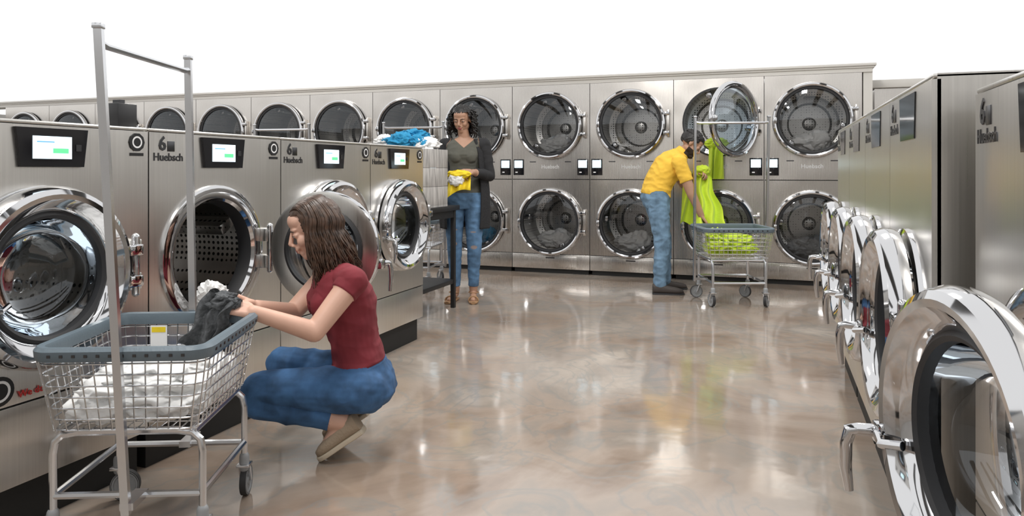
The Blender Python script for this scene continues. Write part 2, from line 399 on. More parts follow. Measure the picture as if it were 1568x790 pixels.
def dryer(angle=0., W=.885, H=2.06):
    mb = MB(); hw = W/2; e = .003; x0, x1 = -hw+e, hw-e
    mb.box((-hw+.02, .03, 0), (hw-.02, .8, .05), 'plinth_black')
    for a, b in (((x0, .012, .05), (x0+.01, .85, H)), ((x1-.01, .012, .05), (x1, .85, H)), ((x0, .84, .05), (x1, .85, H)), ((x0, .012, H-.01), (x1, .85, H))):
        mb.box(a, b, 'dryer_steel')
    zc = [.565, 1.615]; r = .335
    mb.plate(x0, x1, .215, 1.025, 0, zc[0], r, 0, 'dryer_steel', .02)
    mb.plate(x0, x1, 1.033, H, 0, zc[1], r, 0, 'dryer_steel', .02)
    mb.box((x0, 0, .05), (x1, .02, .209), 'dryer_steel', bev=.002)
    mb.box((x0+.004, .008, .205), (x1-.004, .012, .22), 'seam')
    mb.box((x0+.004, .008, 1.02), (x1-.004, .012, 1.04), 'seam')
    mb.box((-.30, -.006, .075), (.30, .002, .19), 'dryer_steel', bev=.003)
    mb.box((-.05, -.010, .165), (.05, -.005, .178), 'dark_metal')
    for k, z in enumerate(zc):
        Mc = Matrix.Translation((0, 0, z)) @ AX
        mb.lathe([(r, 0), (r, -.05), (r+.03, -.06), (r+.03, -.62), (.30, -.64), (.27, -.60), (.22, -.60), (.20, -.64), (.07, -.64), (.05, -.58), (0, -.57)], 'drum', Mc, 48)
        for q in range(3):
            mb.box((r-.07, -.03, -.6), (r+.03, .03, -.08), 'chrome', Mc @ Matrix.Rotation(q*2.094+.9+k, 4, 'Z'), .01)
        mb.lathe([(.352, 0), (.352, .012), (r, .012), (r, 0)], 'black_plastic', Mc, 64)
        ang = angle if k == 1 else 0
        hx = .385
        Md = Matrix.Translation((hx, -.03, z)) @ Matrix.Rotation(ang, 4, 'Z') @ Matrix.Translation((-hx, 0, 0)) @ AX
        mb.lathe([(.362, -.012), (.368, 0), (.368, .016), (.36, .03), (.345, .035), (.332, .03), (.327, .016)], 'chrome', Md, 72)
        mb.lathe([(.362, -.012), (.33, -.014), (.30, -.012)], 'dark_metal' if ang == 0 else 'chrome', Md, 72)
        mb.lathe([(.327, .016), (.318, .022), (.304, .02), (.300, .01), (.300, -.01)], 'gasket' if ang == 0 else 'chrome', Md, 72)
        mb.lathe([(.302, .012), (.27, .02), (.2, .028), (.1, .033), (0, .034)], 'glass' if ang == 0 else 'glass_blue', Md, 48)
        for dz in (-.10, .10):
            mb.box((.33, dz-.018, -.01), (hx+.02, dz+.018, .03), 'chrome', Md, .005)
        mb.box((hx-.008, -.045, z-.14), (hx+.02, 0, z+.14), 'dryer_steel', None, .004)
        mb.box((-.352, -.03, .02), (-.322, .03, .05), 'chrome', Md, .006)
        mb.box((-.348, -.022, .048), (-.335, .022, .075), 'chrome', Md, .004)
    for sx in (-.365, .365):
        mb.box((sx-.06, -.008, 1.075), (sx+.06, .002, 1.25), 'black_gloss', bev=.002)
        mb.box((sx-.047, -.0095, 1.155), (sx+.047, -.0075, 1.235), 'screen')
        mb.box((sx-.036, -.0095, 1.10), (sx-.01, -.0075, 1.112), 'white_print')
    text(mb, 'Huebsch', (0, -.001, 1.165), .058, 'label_grey')
    for ax in (-.2, .2):
        mb.box((ax-.035, -.002, 1.215), (ax+.035, .001, 1.225), 'dark_metal')
    return mb
dm = dryer().mesh('stack_dryer')
DY = 7.67
for i in range(13):
    cx = .811-.885*(i+.5)
    if i == 1: dryer(math.radians(56)).obj('stack_dryer', (cx, DY, 0))
    else: place('stack_dryer', dm, (cx, DY, 0))
place('stack_dryer', dm, (1.40, 8.05, 0)).scale = (1, 1, .94)

# ------------------------------------------------------------------ room shell
def boxobj(name, a, b, mat, bev=0):
    mb = MB(); mb.box(a, b, mat, None, bev); return mb.obj(name)
boxobj('floor', (-12, -4, -.1), (3.6, 9.4, 0), 'floor_epoxy')
boxobj('wall_back', (-12, 8.95, 0), (3.6, 9.1, 2.0), 'wall_paint')
boxobj('wall_left', (-11.5, -4, 0), (-11.3, 8.95, 2.0), 'wall_paint')
boxobj('wall_right', (3.0, -4, 0), (3.2, 8.95, 2.0), 'wall_paint')
boxobj('wall_front', (-11.3, -3.2, 0), (3.0, -3.0, 2.4), 'wall_paint')
mb = MB()
mb.box((-11.2, DY-.005, 2.062), (.90, DY+.25, 2.10), 'trim_paint')
mb.box((-11.2, DY-.02, 2.10), (.915, DY+.27, 2.118), 'trim_paint', None, .004)
mb.box((-11.2, DY-.035, 2.118), (.93, DY+.28, 2.145), 'trim_paint', None, .006)
mb.box((.82, DY+.01, 0), (.90, DY+.25, 2.062), 'trim_paint')
mb.obj('trim_1')
boxobj('trim_2', (.935, DY+.33, 1.94), (2.9, DY+.6, 2.02), 'trim_paint', .006)
for (x, wd) in ((-4.2, .30), (-2.5, .35), (-.75, .35), (1.0, .30), (2.4, .3)):
    boxobj('added_reflection_bar', (x-wd/2, -3.1, 3.5), (x+wd/2, 6.0, 3.75), 'reflection_bar_dark', .01)  # unseen dark bars, added to put contrast stripes into chrome and steel reflections

# ------------------------------------------------------------------ laundry carts
def cart():
    mb = MB(); hw, hl = .25, .265; zr = .61; zb = .385; bw, bl = .215, .235
    def rr(w, l, z, r, n=5):
        pts = []
        for cx, cy, a0 in ((w-r, l-r, 0), (-w+r, l-r, 90), (-w+r, -l+r, 180), (w-r, -l+r, 270)):
            for i in range(n+1):
                a = math.radians(a0+90*i/n); pts.append((cx+r*math.cos(a), cy+r*math.sin(a), z))
        return pts
    n0 = rr(hw, hl, 0, .05)
    def ring(off, z): return rr(hw+off, hl+off, z, .05+off)
    sec = [(-.010, zr-.022), (.010, zr-.022), (.016, zr-.012), (.018, zr+.008), (.008, zr+.018), (-.012, zr+.016), (-.016, zr+.003)]
    vs = []; fs = []
    L = len(n0)
    for off, z in sec: vs += ring(off, z)
    S = len(sec)
    for i in range(S):
        j = (i+1) % S
        for k in range(L):
            l = (k+1) % L; fs.append([i*L+k, i*L+l, j*L+l, j*L+k])
    mb.add(vs, fs, 'rim_plastic')
    for sy in (-1, 1):
        for k in range(12):
            u = (-1+2*k/11)*.78
            mb.box((u*hw-.005, sy*(hl+.0155)-.003, zr-.008), (u*hw+.005, sy*(hl+.0155)+.003, zr+.0), 'dark_metal')
            mb.box((sy*(hw+.0155)-.003, u*hl-.005, zr-.008), (sy*(hw+.0155)+.003, u*hl+.005, zr+.0), 'dark_metal')
    wr = .0022
    rows = 7
    for i in range(rows):
        t = i/(rows-1); z = zr-.03-(zr-.03-zb)*t
        mb.tube(rr(hw+(bw-hw)*t, hl+(bl-hl)*t, z, .045, 3), wr*1.2, 'wire_chrome', 5, True)
    for sy in (-1, 1):
        for i in range(13):
            u = (-1+2*i/12)*.93
            mb.tube([(u*hw, sy*hl, zr-.02), (u*bw, sy*bl, zb)], wr, 'wire_chrome', 5)
    for sx in (-1, 1):
        for i in range(14):
            u = (-1+2*i/13)*.93
            mb.tube([(sx*hw, u*hl, zr-.02), (sx*bw, u*bl, zb)], wr, 'wire_chrome', 5)
    for i in range(13):
        u = (-1+2*i/12)*.93
        mb.tube([(u*bw, -bl, zb), (u*bw, bl, zb)], wr, 'wire_chrome', 5)
    for i in range(8):
        u = (-1+2*i/7)*.93
        mb.tube([(-bw, u*bl, zb-.003), (bw, u*bl, zb-.003)], wr, 'wire_chrome', 5)
    tr = .0115
    for sy in (-1, 1):
        y = sy*.205
        mb.tube([(-.225, y, .10), (-.225, y, .31), (-.218, y, .345), (-.195, y, .365), (-.15, y, .372), (.15, y, .372), (.195, y, .365), (.218, y, .345), (.225, y, .31), (.225, y, .10)], tr, 'wire_chrome', 10)
        mb.tube([(-.225, y, .19), (.225, y, .19)], tr*.9, 'wire_chrome', 8)
    for sx in (-1, 1):
        mb.tube([(sx*.225, -.205, .19), (sx*.225, .205, .19)], tr*.9, 'wire_chrome', 8)
        mb.tube([(sx*.2, -.205, .368), (sx*.2, .205, .368)], tr*.8, 'wire_chrome', 8)
    for sx in (-1, 1):
        for sy in (-1, 1):
            cx, cy = sx*.225, sy*.205
            mb.capsule((cx, cy, .105), .018, (cx, cy, .14), .018, 'caster_grey')
            mb.box((cx-.024, cy-.024, .108), (cx+.024, cy+.024, .118), 'wire_chrome', None, .003)
            a = .5+sx*.7+sy*.4; d = V((math.cos(a), math.sin(a), 0)); q = V((-d.y, d.x, 0))
            wc = V((cx, cy, .052))+d*.022
            Mw = Matrix.Translation(wc) @ Matrix((( d.x, 0, q.x, 0), (d.y, 0, q.y, 0), (0, 1, 0, 0), (0, 0, 0, 1)))
            mb.lathe([(.0, -.012), (.016, -.014), (.018, -.009), (.036, -.009), (.038, -.012), (.048, -.012), (.05, -.007), (.05, .007), (.048, .012), (.038, .012), (.036, .009), (.018, .009), (.016, .014), (0, .012)], 'caster_grey', Mw, 28)
            mb.lathe([(.044, -.0125), (.0505, -.011), (.0515, 0), (.0505, .011), (.044, .0125)], 'rubber', Mw, 28)
            for s2 in (-1, 1):
                o = q*s2*.017
                mb.tube([V((cx, cy, .112))+o, V((cx, cy, .09))+d*.008+o, wc+o], .006, 'wire_chrome', 6)
    for sy, b0, t0 in ((-1, .035, -.045), (1, .015, -.012)):   # slightly splayed garment frame
        y = sy*(hl+.028)
        def P(z, dx_, dy_): return (b0+(t0-b0)*(z-.17)/1.35+dx_, y+dy_, z)
        vs = [P(z, a, b) for z in (.17, 1.52) for a, b in ((-.012, -.009), (.012, -.009), (.012, .009), (-.012, .009))]
        mb.add(vs, [[3, 2, 1, 0], [4, 5, 6, 7]]+[[k, (k+1) % 4, 4+(k+1) % 4, 4+k] for k in range(4)], 'wire_chrome')
        mb.box((t0-.015, y-.013, 1.512), (t0+.015, y+.013, 1.528), 'wire_chrome', None, .003)
        mb.box((b0-.02, min(y, sy*.19), .18), (b0+.02, max(y, sy*.19), .20), 'wire_chrome')
    mb.tube([(-.043, -hl-.02, 1.475), (-.042, -hl+.01, 1.47), (-.010, hl-.01, 1.47), (-.009, hl+.02, 1.475)], .010, 'wire_chrome', 8)
    mb.box((-.13, .245, .50), (-.07, .249, .585), 'white_print'); mb.box((-.125, .2438, .562), (-.075, .2455, .58), 'yellow_cloth')
    return mb
cm = cart().mesh('laundry_cart')
CART1 = (-1.822, 1.79, 0); CR1 = math.radians(23)
place('laundry_cart', cm, CART1, CR1).scale = (.93, .96, 1)
c2 = place('laundry_cart', cm, (-.33, 6.50, 0), math.radians(19+90)); c2.scale = (1.05, 1.05, 1.04)
place('laundry_cart', cm, (-3.32, 6.45, 0), math.radians(100)).scale = (1.05, 1.05, 1.05)
place('laundry_cart', cm, (-4.75, 6.3, 0), math.radians(100)).scale = (1.05, 1.05, 1.05)

# ------------------------------------------------------------------ cloth helpers
def pile(mb, c, r, mat, seed=0, amp=.28, sub=5, flat=None, M=None, octv=4):
    bm = bmesh.new(); bmesh.ops.create_icosphere(bm, subdivisions=sub, radius=1)
    vs = []
    for v in bm.verts:
        p = v.co.copy()
        q = p*1.5+V((seed*7.3, seed*3.1, 0))
        d = 0; a = 1; fr = 1.
        for o in range(octv):
            d += a*(1-2*abs(noise.noise(q*fr))); a *= .5; fr *= 2.1
        p = p*(1+amp*(d-.8))
        p = V((p.x*r[0], p.y*r[1], p.z*r[2]))+V(c)
        if flat is not None and p.z < flat: p.z = flat
        vs.append(p)
    bm.verts.index_update()
    mb.add(vs, [[v.index for v in f.verts] for f in bm.faces], mat, M); bm.free()
def sheet(mb, fn, mat, nu=40, nv=50):
    vs = [fn(i/nu, j/nv) for j in range(nv+1) for i in range(nu+1)]
    fs = [[j*(nu+1)+i, j*(nu+1)+i+1, (j+1)*(nu+1)+i+1, (j+1)*(nu+1)+i] for j in range(nv) for i in range(nu)]
    mb.add(vs, fs, mat)
mb = MB()
for k, (x, y, z, a, b, c) in enumerate([(-.08, -.08, .44, .13, .14, .06), (.08, -.06, .445, .13, .15, .065), (-.06, .10, .44, .14, .12, .06), (.09, .10, .445, .12, .12, .06), (0, 0, .485, .15, .15, .05), (.1, .02, .49, .09, .12, .045)]):
    pile(mb, (x, y, z), (a, b, c), 'white_cloth', k, .34, 5, .392, octv=3)
for v in mb.v:
    lim_x, lim_y = .192, .216
    v.x = max(-lim_x, min(lim_x, v.x)); v.y = max(-lim_y, min(lim_y, v.y))
mb.obj('white_laundry_pile', CART1, CR1, angle=180)
# loads tumbling in some of the dryers, and in the end washer
for n_, (k, z, m) in enumerate([(0, 1.615, 'white_cloth'), (3, 1.615, 'white_cloth'), (3, .565, 'white_cloth'), (0, .565, 'caster_grey'), (4, .565, 'blue_cloth'), (2, .565, 'white_cloth')]):
    mb = MB(); cx = .811-.885*(k+.5)
    pile(mb, (cx, DY+.28, z-.22), (.19, .15, .09), m, 60+n_, .35, 5); pile(mb, (cx+.07, DY+.2, z-.20), (.10, .08, .10), m, 70+n_, .35, 4)
    mb.obj('dryer_laundry_load', angle=180)
mb = MB(); pile(mb, (LX-.22, 4.05, .68), (.12, .12, .10), 'lime_cloth', 81, .35, 5); pile(mb, (LX-.2, 4.0, .76), (.08, .09, .07), 'yellow_cloth', 82, .35, 4); mb.obj('washer_laundry_load', angle=180)

# ------------------------------------------------------------------ people
def head_matrix(C, f, up=(0, 0, 1)):
    f = V(f).normalized(); u = V(up); u = (u-f*u.dot(f)).normalized(); l = u.cross(f)
    return Matrix(((f.x, l.x, u.x, C[0]), (f.y, l.y, u.y, C[1]), (f.z, l.z, u.z, C[2]), (0, 0, 0, 1)))
def add_head(mb, M, s=1.):
    def E(c, r): mb.ell(V(c)*s, V(r)*s, 'x', M)
    E((-.012, 0, .028), (.094, .074, .084)); E((.028, 0, -.035), (.054, .056, .070)); E((.062, 0, -.092), (.021, .022, .018))
    for y in (-1, 1):
        E((.005, y*.040, -.058), (.045, .022, .030)); E((.055, y*.034, -.028), (.026, .022, .026))
        E((-.006, y*.074, -.008), (.017, .008, .030)); E((.098, y*.010, -.036), (.009, .007, .006))
        E((.073, y*.031, .001), (.0145, .017, .011))
    E((.070, 0, .022), (.020, .048, .014)); E((.05, 0, .05), (.04, .055, .04))
    mb.capsule(M @ (V((.086, 0, .012))*s), .008*s, M @ (V((.106, 0, -.026))*s), .0105*s)
    E((.085, 0, -.050), (.012, .022, .012))
    E((.091, 0, -.0565), (.0085, .021, .0055)); E((.089, 0, -.067), (.0085, .018, .0065)); E((.075, 0, -.078), (.012, .02, .012))
def face_bits(M, s, brow, parent, looking_down=True):
    mb = MB()
    for y in (-1, 1):
        c = V((.0790, y*.031, -.002))*s
        mb.ell(c, V((.0090, .0120, .0040))*s, 'eye_white', M, 16)
        mb.ell(c+V((.0062, 0, -.0005))*s, V((.0032, .0050, .0038))*s, 'iris', M, 12)
        lid = [(.0795, y*.0185, .0), (.0875, y*.024, .0015), (.0888, y*.031, .002), (.0872, y*.038, .0012), (.0790, y*.0445, -.0015)]
        mb.tube([M @ (V(p)*s) for p in lid], .0011*s, brow, 6)
        br = [(.086, y*.014, .018), (.0895, y*.022, .0215), (.0885, y*.032, .0225), (.084, y*.042, .020), (.076, y*.050, .015)]
        mb.tube([M @ (V(p)*s) for p in br], .002*s, brow, 6, rads=[.0016*s, .0024*s, .0024*s, .0019*s, .0008*s])
    mb.obj('face_details', parent=parent)
def add_hand(mb, w, f, n, t, curl=(.5, .6, .4), s=1., spread=.12):
    w = V(w); f = V(f).normalized(); n = V(n); n = (n-f*n.dot(f)).normalized(); t0 = V(t); t = f.cross(n)
    if t.dot(t0) < 0: t = -t
    for i, (o, kl, ln) in enumerate(((.030, .082, .95), (.010, .086, 1.07), (-.010, .083, 1.0), (-.029, .075, .8))):
        k = w+f*kl*s+t*o*s
        mb.capsule(w+t*o*.5*s+f*.01*s, .0145*s, k, .0105*s, n=12)
        d = (f+t*spread*o/.03).normalized(); p = k; a = 0; r = .0088
        for L, c in zip((.042, .026, .02), curl):
            a += c*(1+.08*i); dd = (d*math.cos(a)+n*math.sin(a)).normalized()
            q = p+dd*L*ln*s; mb.capsule(p, r*s, q, (r-.0008)*s, n=10); p = q; r -= .0009
    b = w+f*.022*s+t*.022*s; d1 = (f*.62+t*.62+n*.4).normalized(); p1 = b+d1*.038*s
    d2 = (f*.85+t*.2+n*.45).normalized(); p2 = p1+d2*.030*s; d3 = (f*.9-t*.05+n*.45).normalized(); p3 = p2+d3*.024*s
    mb.capsule(b, .0145*s, p1, .0108*s, n=12); mb.capsule(p1, .0104*s, p2, .009*s, n=12); mb.capsule(p2, .009*s, p3, .0072*s, n=12)
def make_body(mb, bones, mat, voxel, layers, parent, headM=None, hs=1., smooth=3, wrinkle=.004, extra=None):
    """fuse all parts in one skin, then tag clothing regions by nearest bone"""
    me = bpy.data.meshes.new('src'); me.from_pydata([tuple(p) for p in mb.v], [], mb.f)
    bm = bmesh.new(); bm.from_mesh(me); bmesh.ops.recalc_face_normals(bm, faces=bm.faces); bm.to_mesh(me); bm.free()
    o = bpy.data.objects.new('src', me); col.objects.link(o)
    md = o.modifiers.new('r', 'REMESH'); md.mode = 'VOXEL'; md.voxel_size = voxel
    sm = o.modifiers.new('s', 'SMOOTH'); sm.factor = .5; sm.iterations = smooth
    dg = bpy.context.evaluated_depsgraph_get(); dg.update()
    out = bpy.data.meshes.new_from_object(o.evaluated_get(dg)); bpy.data.objects.remove(o)
    n = len(out.vertices); P = np.zeros(n*3); out.vertices.foreach_get('co', P); P = P.reshape(-1, 3)
    Nn = np.zeros(n*3); out.vertices.foreach_get('normal', Nn); Nn = Nn.reshape(-1, 3)
    best = np.full(n, 9e9); bi = np.zeros(n, int); bt = np.zeros(n)
    names = list(bones)
    for k, nm in enumerate(names):
        a, r0, b, r1 = bones[nm]; a = np.array(a, float); b = np.array(b, float); d = b-a; L2 = d@d
        t = ((P-a)@d)/L2; tc = np.clip(t, 0, 1)
        dist = np.linalg.norm(P-(a+tc[:, None]*d), axis=1)-(r0+(r1-r0)*tc)
        m = dist < best; best[m] = dist[m]; bi[m] = k; bt[m] = t[m]
    lens = np.array([np.linalg.norm(np.array(bones[x][2])-np.array(bones[x][0])) for x in names])
    off = np.zeros(n)
    for ln, spec, thick in layers:
        val = np.full(n, -.1)
        for nm, (a, b) in spec.items():
            k = names.index(nm); m = bi == k
            val[m] = np.clip((a+b*bt[m])*lens[k], -.1, .1)
        if extra and ln in extra: val = extra[ln](P, val, bi, bt, names)
        at = out.attributes.new(ln, 'FLOAT', 'POINT'); at.data.foreach_set('value', val.astype(np.float32))
        st = np.clip((val+.002)/.006, 0, 1); off = np.maximum(off, st*thick)
    wr = np.zeros(n)
    if wrinkle:
        for i in np.nonzero(off > .0005)[0]:
            p = V(P[i]); q = V((p.x*11, p.y*11, p.z*16))
            wr[i] = (abs(noise.noise(q))*-2+.5+.5*noise.noise(q*2.3))*wrinkle
    P2 = P+Nn*(off+wr)[:, None]
    out.vertices.foreach_set('co', P2.reshape(-1))
    out.polygons.foreach_set('use_smooth', [True]*len(out.polygons))
    out.materials.clear(); out.materials.append(MATS[mat]); out.update(); out.name = 'body'
    return place('body', out, parent=parent)
def shoe(mb, heel, toe, mat='shoe_taupe', w=.042, h=.07, sole='sole', up=(0, 0, 1)):
    heel = V(heel); toe = V(toe); f = (toe-heel); L = f.length; f.normalize(); u = V(up); u = (u-f*u.dot(f)).normalized(); l = u.cross(f)
    prof = [(-.02, .55, .75), (.0, .8, 1.), (.15, .92, 1.0), (.35, .85, .85), (.55, .95, .72), (.75, 1.05, .62), (.9, .85, .5), (.98, .5, .38), (1.01, .2, .2)]
    mb.loft([(heel+f*L*t+u*(h*hh*.5+.008), l*w*ww, u*h*hh*.5) for t, ww, hh in prof], mat, 20, 2.6)
    mb.loft([(heel+f*L*t*1.02+u*.004, l*(w*ww+.004), u*.011) for t, ww, hh in prof], sole, 20, 4)
def hair_cap(mb, M, mat, s=1., cut=lambda p: False, infl=.012, bumpy=.0):
    bm = bmesh.new(); bmesh.ops.create_icosphere(bm, subdivisions=5, radius=1)
    dele = []
    for v in bm.verts:
        p = V((v.co.x*(.094+infl)-.014, v.co.y*(.074+infl), v.co.z*(.084+infl)+.028))
        nn = noise.noise(v.co*9)*bumpy; p += v.co*nn
        if cut(p): dele.append(v)
        v.co = p*s
    bmesh.ops.delete(bm, geom=dele, context='VERTS')
    bm.verts.index_update()
    mb.add([v.co.copy() for v in bm.verts], [[v.index for v in f.verts] for f in bm.faces], mat, M); bm.free()
def spline(pts, k=3):
    out = []
    for a in range(len(pts)-1):
        p0 = pts[max(a-1, 0)]; pA = pts[a]; pB = pts[a+1]; pC = pts[min(a+2, len(pts)-1)]
        for j in range(k):
            q = j/k; out.append(.5*((2*pA)+(pB-p0)*q+(2*p0-5*pA+4*pB-pC)*q*q+(3*pA-p0-3*pB+pC)*q**3))
    out.append(pts[-1]); return out

# ---- woman 1: crouching at the near cart
W1 = empty('crouching_woman', (-1.568, 2.541, 0), YAW)
mb = MB()
s1 = V((.40, -.92, 0)); f1 = V((-.92, -.40, 0)); s0 = V((.1, -1, 0)); f0 = V((-1, -.1, 0))
mb.loft([((.045, 0, .205), s0*.10, f0*.08), ((.042, 0, .25), s0*.165, f0*.115), ((.035, 0, .30), s0*.165, f0*.112), ((.015, 0, .38), s0*.13, f0*.095), ((-.005, 0, .45), s0*.122, f0*.09),
         ((-.030, 0, .53), s1*.13, f1*.10), ((-.055, 0, .61), s1*.145, f1*.125), ((-.06, 0, .68), s1*.15, f1*.098), ((-.065, 0, .72), s1*.12, f1*.075), ((-.075, 0, .745), s1*.06, f1*.055)])
for d in (-1, 1):
    c = V((-.045, 0, .60))+f1*.075-s1*d*.055; mb.ell(c, (.062, .062, .06))
LS, LE, LW = V((.02, -.15, .70)), V((-.095, -.26, .534)), V((-.283, -.36, .625))
RS, RE, RW = V((-.13, .11, .70)), V((-.252, .0, .555)), V((-.315, -.24, .622))
bones = {}
def bone(nm, a, r0, b, r1, mesh=True):
    bones[nm] = (tuple(a), r0, tuple(b), r1)
    if mesh: mb.capsule(a, r0, b, r1, n=20)
bone('torso', (-.005, 0, .45), .12, (-.06, 0, .69), .13, False)
bone('hips', (-.005, 0, .45), .12, (.042, 0, .26), .14, False)
bone('neck', (-.078, -.005, .735), .052, (-.125, -.0, .81), .046)
bone('shL', (-.07, 0, .695), .055, LS, .052); bone('shR', (-.07, 0, .695), .055, RS, .052)
bone('uaL', LS, .048, LE, .038); bone('faL', LE, .038, LW, .025)
bone('uaR', RS, .048, RE, .038); bone('faR', RE, .037, RW, .025)
HL, KL, AL = (.05, -.09, .275), (-.345, -.125, .285), (-.03, -.10, .155)
HR, KR, AR = (.04, .09, .275), (-.33, .12, .32), (-.06, .11, .16)
bone('thL', HL, .092, KL, .060); bone('thR', HR, .092, KR, .060)
bone('caL', (-.345, -.125, .235), .058, AL, .040); bone('caR', (-.33, .12, .26), .058, AR, .040)
bone('knL', KL, .06, (-.345, -.125, .235), .058); bone('knR', KR, .06, (-.33, .12, .26), .058)
bone('ftL', AL, .033, (-.085, -.10, .065), .026); bone('ftR', AR, .033, (-.12, .11, .065), .026)
hm = head_matrix((-.163, -.01, .893), (-.90, -.26, -.36)); add_head(mb, hm)
bones['head'] = ((-.16, -.01, .84), .07, (-.16, -.01, .93), .08)
add_hand(mb, LW, (-.93, -.1, .30), (-.2, .55, -.8), (-.35, .25, .85), (.45, .7, .5), .95)
add_hand(mb, RW, (-.80, -.35, .42), (-.2, -.6, -.75), (-.3, -.2, .9), (.5, .75, .5), .95)
bones['haL'] = (tuple(LW), .025, (-.38, -.39, .66), .03); bones['haR'] = (tuple(RW), .025, (-.39, -.28, .67), .03)
def neckline(P, val, bi, bt, names):
    d = (P[:, 2]-.715)+( -(P[:, 0]+.06))*.25
    return np.where((bi == names.index('neck')), -.05, np.minimum(val, np.where(np.abs(P[:, 2]-.74) < .06, .04-d, .1)))
lipf = lambda P, val, bi, bt, names: .012-np.linalg.norm((P-np.array(hm @ V((.096, 0, -.061))))*np.array([1, .62, 1]), axis=1)
make_body(mb, bones, 'w1_body', .0038, [
    ('shirt', {'torso': (1, 0), 'hips': (.52, -1), 'shL': (1, 0), 'shR': (1, 0), 'uaL': (.24, -1), 'uaR': (.24, -1)}, .007),
    ('jeans', {'hips': (-.52, 1), 'thL': (1, 0), 'thR': (1, 0), 'knL': (1, 0), 'knR': (1, 0), 'caL': (.86, -1), 'caR': (.86, -1)}, .006),
    ('lips', {}, 0)], W1, wrinkle=.005, extra={'shirt': neckline, 'lips': lipf})
face_bits(hm, 1., 'brow', W1)
hb = MB()
hair_cap(hb, hm, 'hair_brown', 1., lambda p: (p.x > .045 and p.z < .075) or (p.x > -.005 and p.z < .0) or p.z < -.045, .012, .003)
C = V((-.163, -.01, .893)); fh = V((-.96, -.28, 0)).normalized(); lh = V((-fh.y, fh.x, 0))
rnd = random.Random(5)
for i in range(520):
    sgn = rnd.choice((-1, 1)); pr = math.radians(sgn*rnd.uniform(52, 180))
    d = fh*math.cos(pr)+lh*math.sin(pr)
    back = max(0, -math.cos(pr)); lay = rnd.uniform(0, 1)
    xr = .055-.11*(abs(math.degrees(pr))-52)/128+rnd.uniform(-.012, .012)
    zr_ = .028+.093*math.sqrt(max(.05, 1-((xr+.014)/.106)**2))
    top = hm @ V((xr, .006*sgn, zr_))
    rr_ = .086+.016*back+.014*lay
    hd = V((math.cos(pr), math.sin(pr), 0))
    p1 = hm @ V((hd.x*.072-.008, hd.y*.062, .098+.006*lay))
    p2 = C+d*(rr_*.97)+V((0, 0, .045)); p3 = C+d*rr_+V((0, 0, .0))
    if math.cos(pr) > .2: p2 += -fh*.02; p3 += -fh*.022
    pts = [top, p1, p2, p3]
    ln = rnd.uniform(.15, .25)
    w0 = rnd.choice((0, .8, 2.2, 3.9, 5.))+rnd.uniform(-.35, .35); amp = rnd.uniform(.008, .018)
    fwd = -.022 if math.cos(pr) > .2 else 0
    for k in range(1, 13):
        t = k/12
        sw = d*(rr_+.045*t*(.6+back)-.045*t*t)-fh*(.035*t-fwd)+lh*math.sin(w0+t*9)*amp*t**.8+fh*math.cos(w0+t*8)*amp*t**.8
        pts.append(C+sw+V((0, 0, -ln*t)))
    sp = spline(pts[:5], 3)[:-1]+pts[4:]
    N = len(sp); R0 = rnd.uniform(.0028, .0046)
    hb.tube(sp, .006, 'hair_brown', 5, rads=[R0 if k < N*.6 else R0*(1-(k-N*.6)/(N*.4))+.0006 for k in range(N)])
hb.obj('hair', parent=W1, angle=180)
sb = MB()
shoe(sb, (.052, -.10, .118), (-.115, -.10, .008), 'shoe_taupe', .043, .075, 'sole')
shoe(sb, (.03, .11, .118), (-.145, .11, .008), 'shoe_taupe', .043, .075, 'sole')
sb.obj('boat_shoes', parent=W1)
gb = MB()
def gfn_(off, ph):
    def g(u, v):
        tx = -.435+.115*u; tz = .70-.03*u; bx = -.505+.13*u; bz = .50+.03*math.sin(u*7+ph)
        x = tx+(bx-tx)*v; z = tz+(bz-tz)*v
        f = math.sin(u*19+ph+v*3)*(.006+.016*v)
        return (x+.010*math.sin(v*9+ph), -.37+off+f+.012*math.sin(v*6+u*4), z+.008*math.sin(u*13+v*8))
    return g
sheet(gb, gfn_(0, 0), 'grey_cloth', 60, 50); sheet(gb, gfn_(-.035, 2), 'grey_cloth', 60, 50); sheet(gb, gfn_(.035, 4), 'grey_cloth', 60, 50)
pile(gb, (-.385, -.37, .665), (.055, .045, .03), 'grey_cloth', 7, .3, 5)
gb.obj('grey_shirt_being_folded', (-1.568, 2.541, 0), YAW, angle=180)
gb = MB(); pile(gb, (-2.12, 2.36, .60), (.06, .05, .07), 'white_cloth', 9, .35, 5, octv=3); gb.obj('white_towel')

# ---- woman 2: standing behind the table
W2 = empty('standing_woman', (-2.50, 5.80, 0), YAW)
mb = MB(); bones = {}
sx = V((1, .12, 0)).normalized(); fy = V((-.12, -1, 0)).normalized()
mb.loft([((0, 0, .80), sx*.12, fy*.09), ((0, 0, .88), sx*.17, fy*.115), ((0, 0, .95), sx*.165, fy*.11), ((0, 0, 1.06), sx*.125, fy*.088), ((0, 0, 1.16), sx*.135, fy*.095), ((0, -.005, 1.26), sx*.15, fy*.118), ((0, 0, 1.34), sx*.15, fy*.085), ((0, 0, 1.385), sx*.11, fy*.06), ((0, 0, 1.41), sx*.055, fy*.05)])
for d in (-1, 1): mb.ell(V((0, 0, 1.24))+fy*.068+sx*d*.055, (.06, .055, .06))
RS, RE, RW = V((-.165, .02, 1.345)), V((-.20, -.02, 1.08)), V((-.07, -.22, 1.08))
LS, LE, LW = V((.165, .02, 1.345)), V((.215, .0, 1.08)), V((.085, -.22, 1.11))
bone('torso', (0, 0, 1.06), .12, (0, 0, 1.34), .13, False); bone('hips', (0, 0, 1.06), .12, (0, 0, .85), .15, False)
bone('neck', (0, 0, 1.39), .05, (-.012, -.02, 1.47), .046)
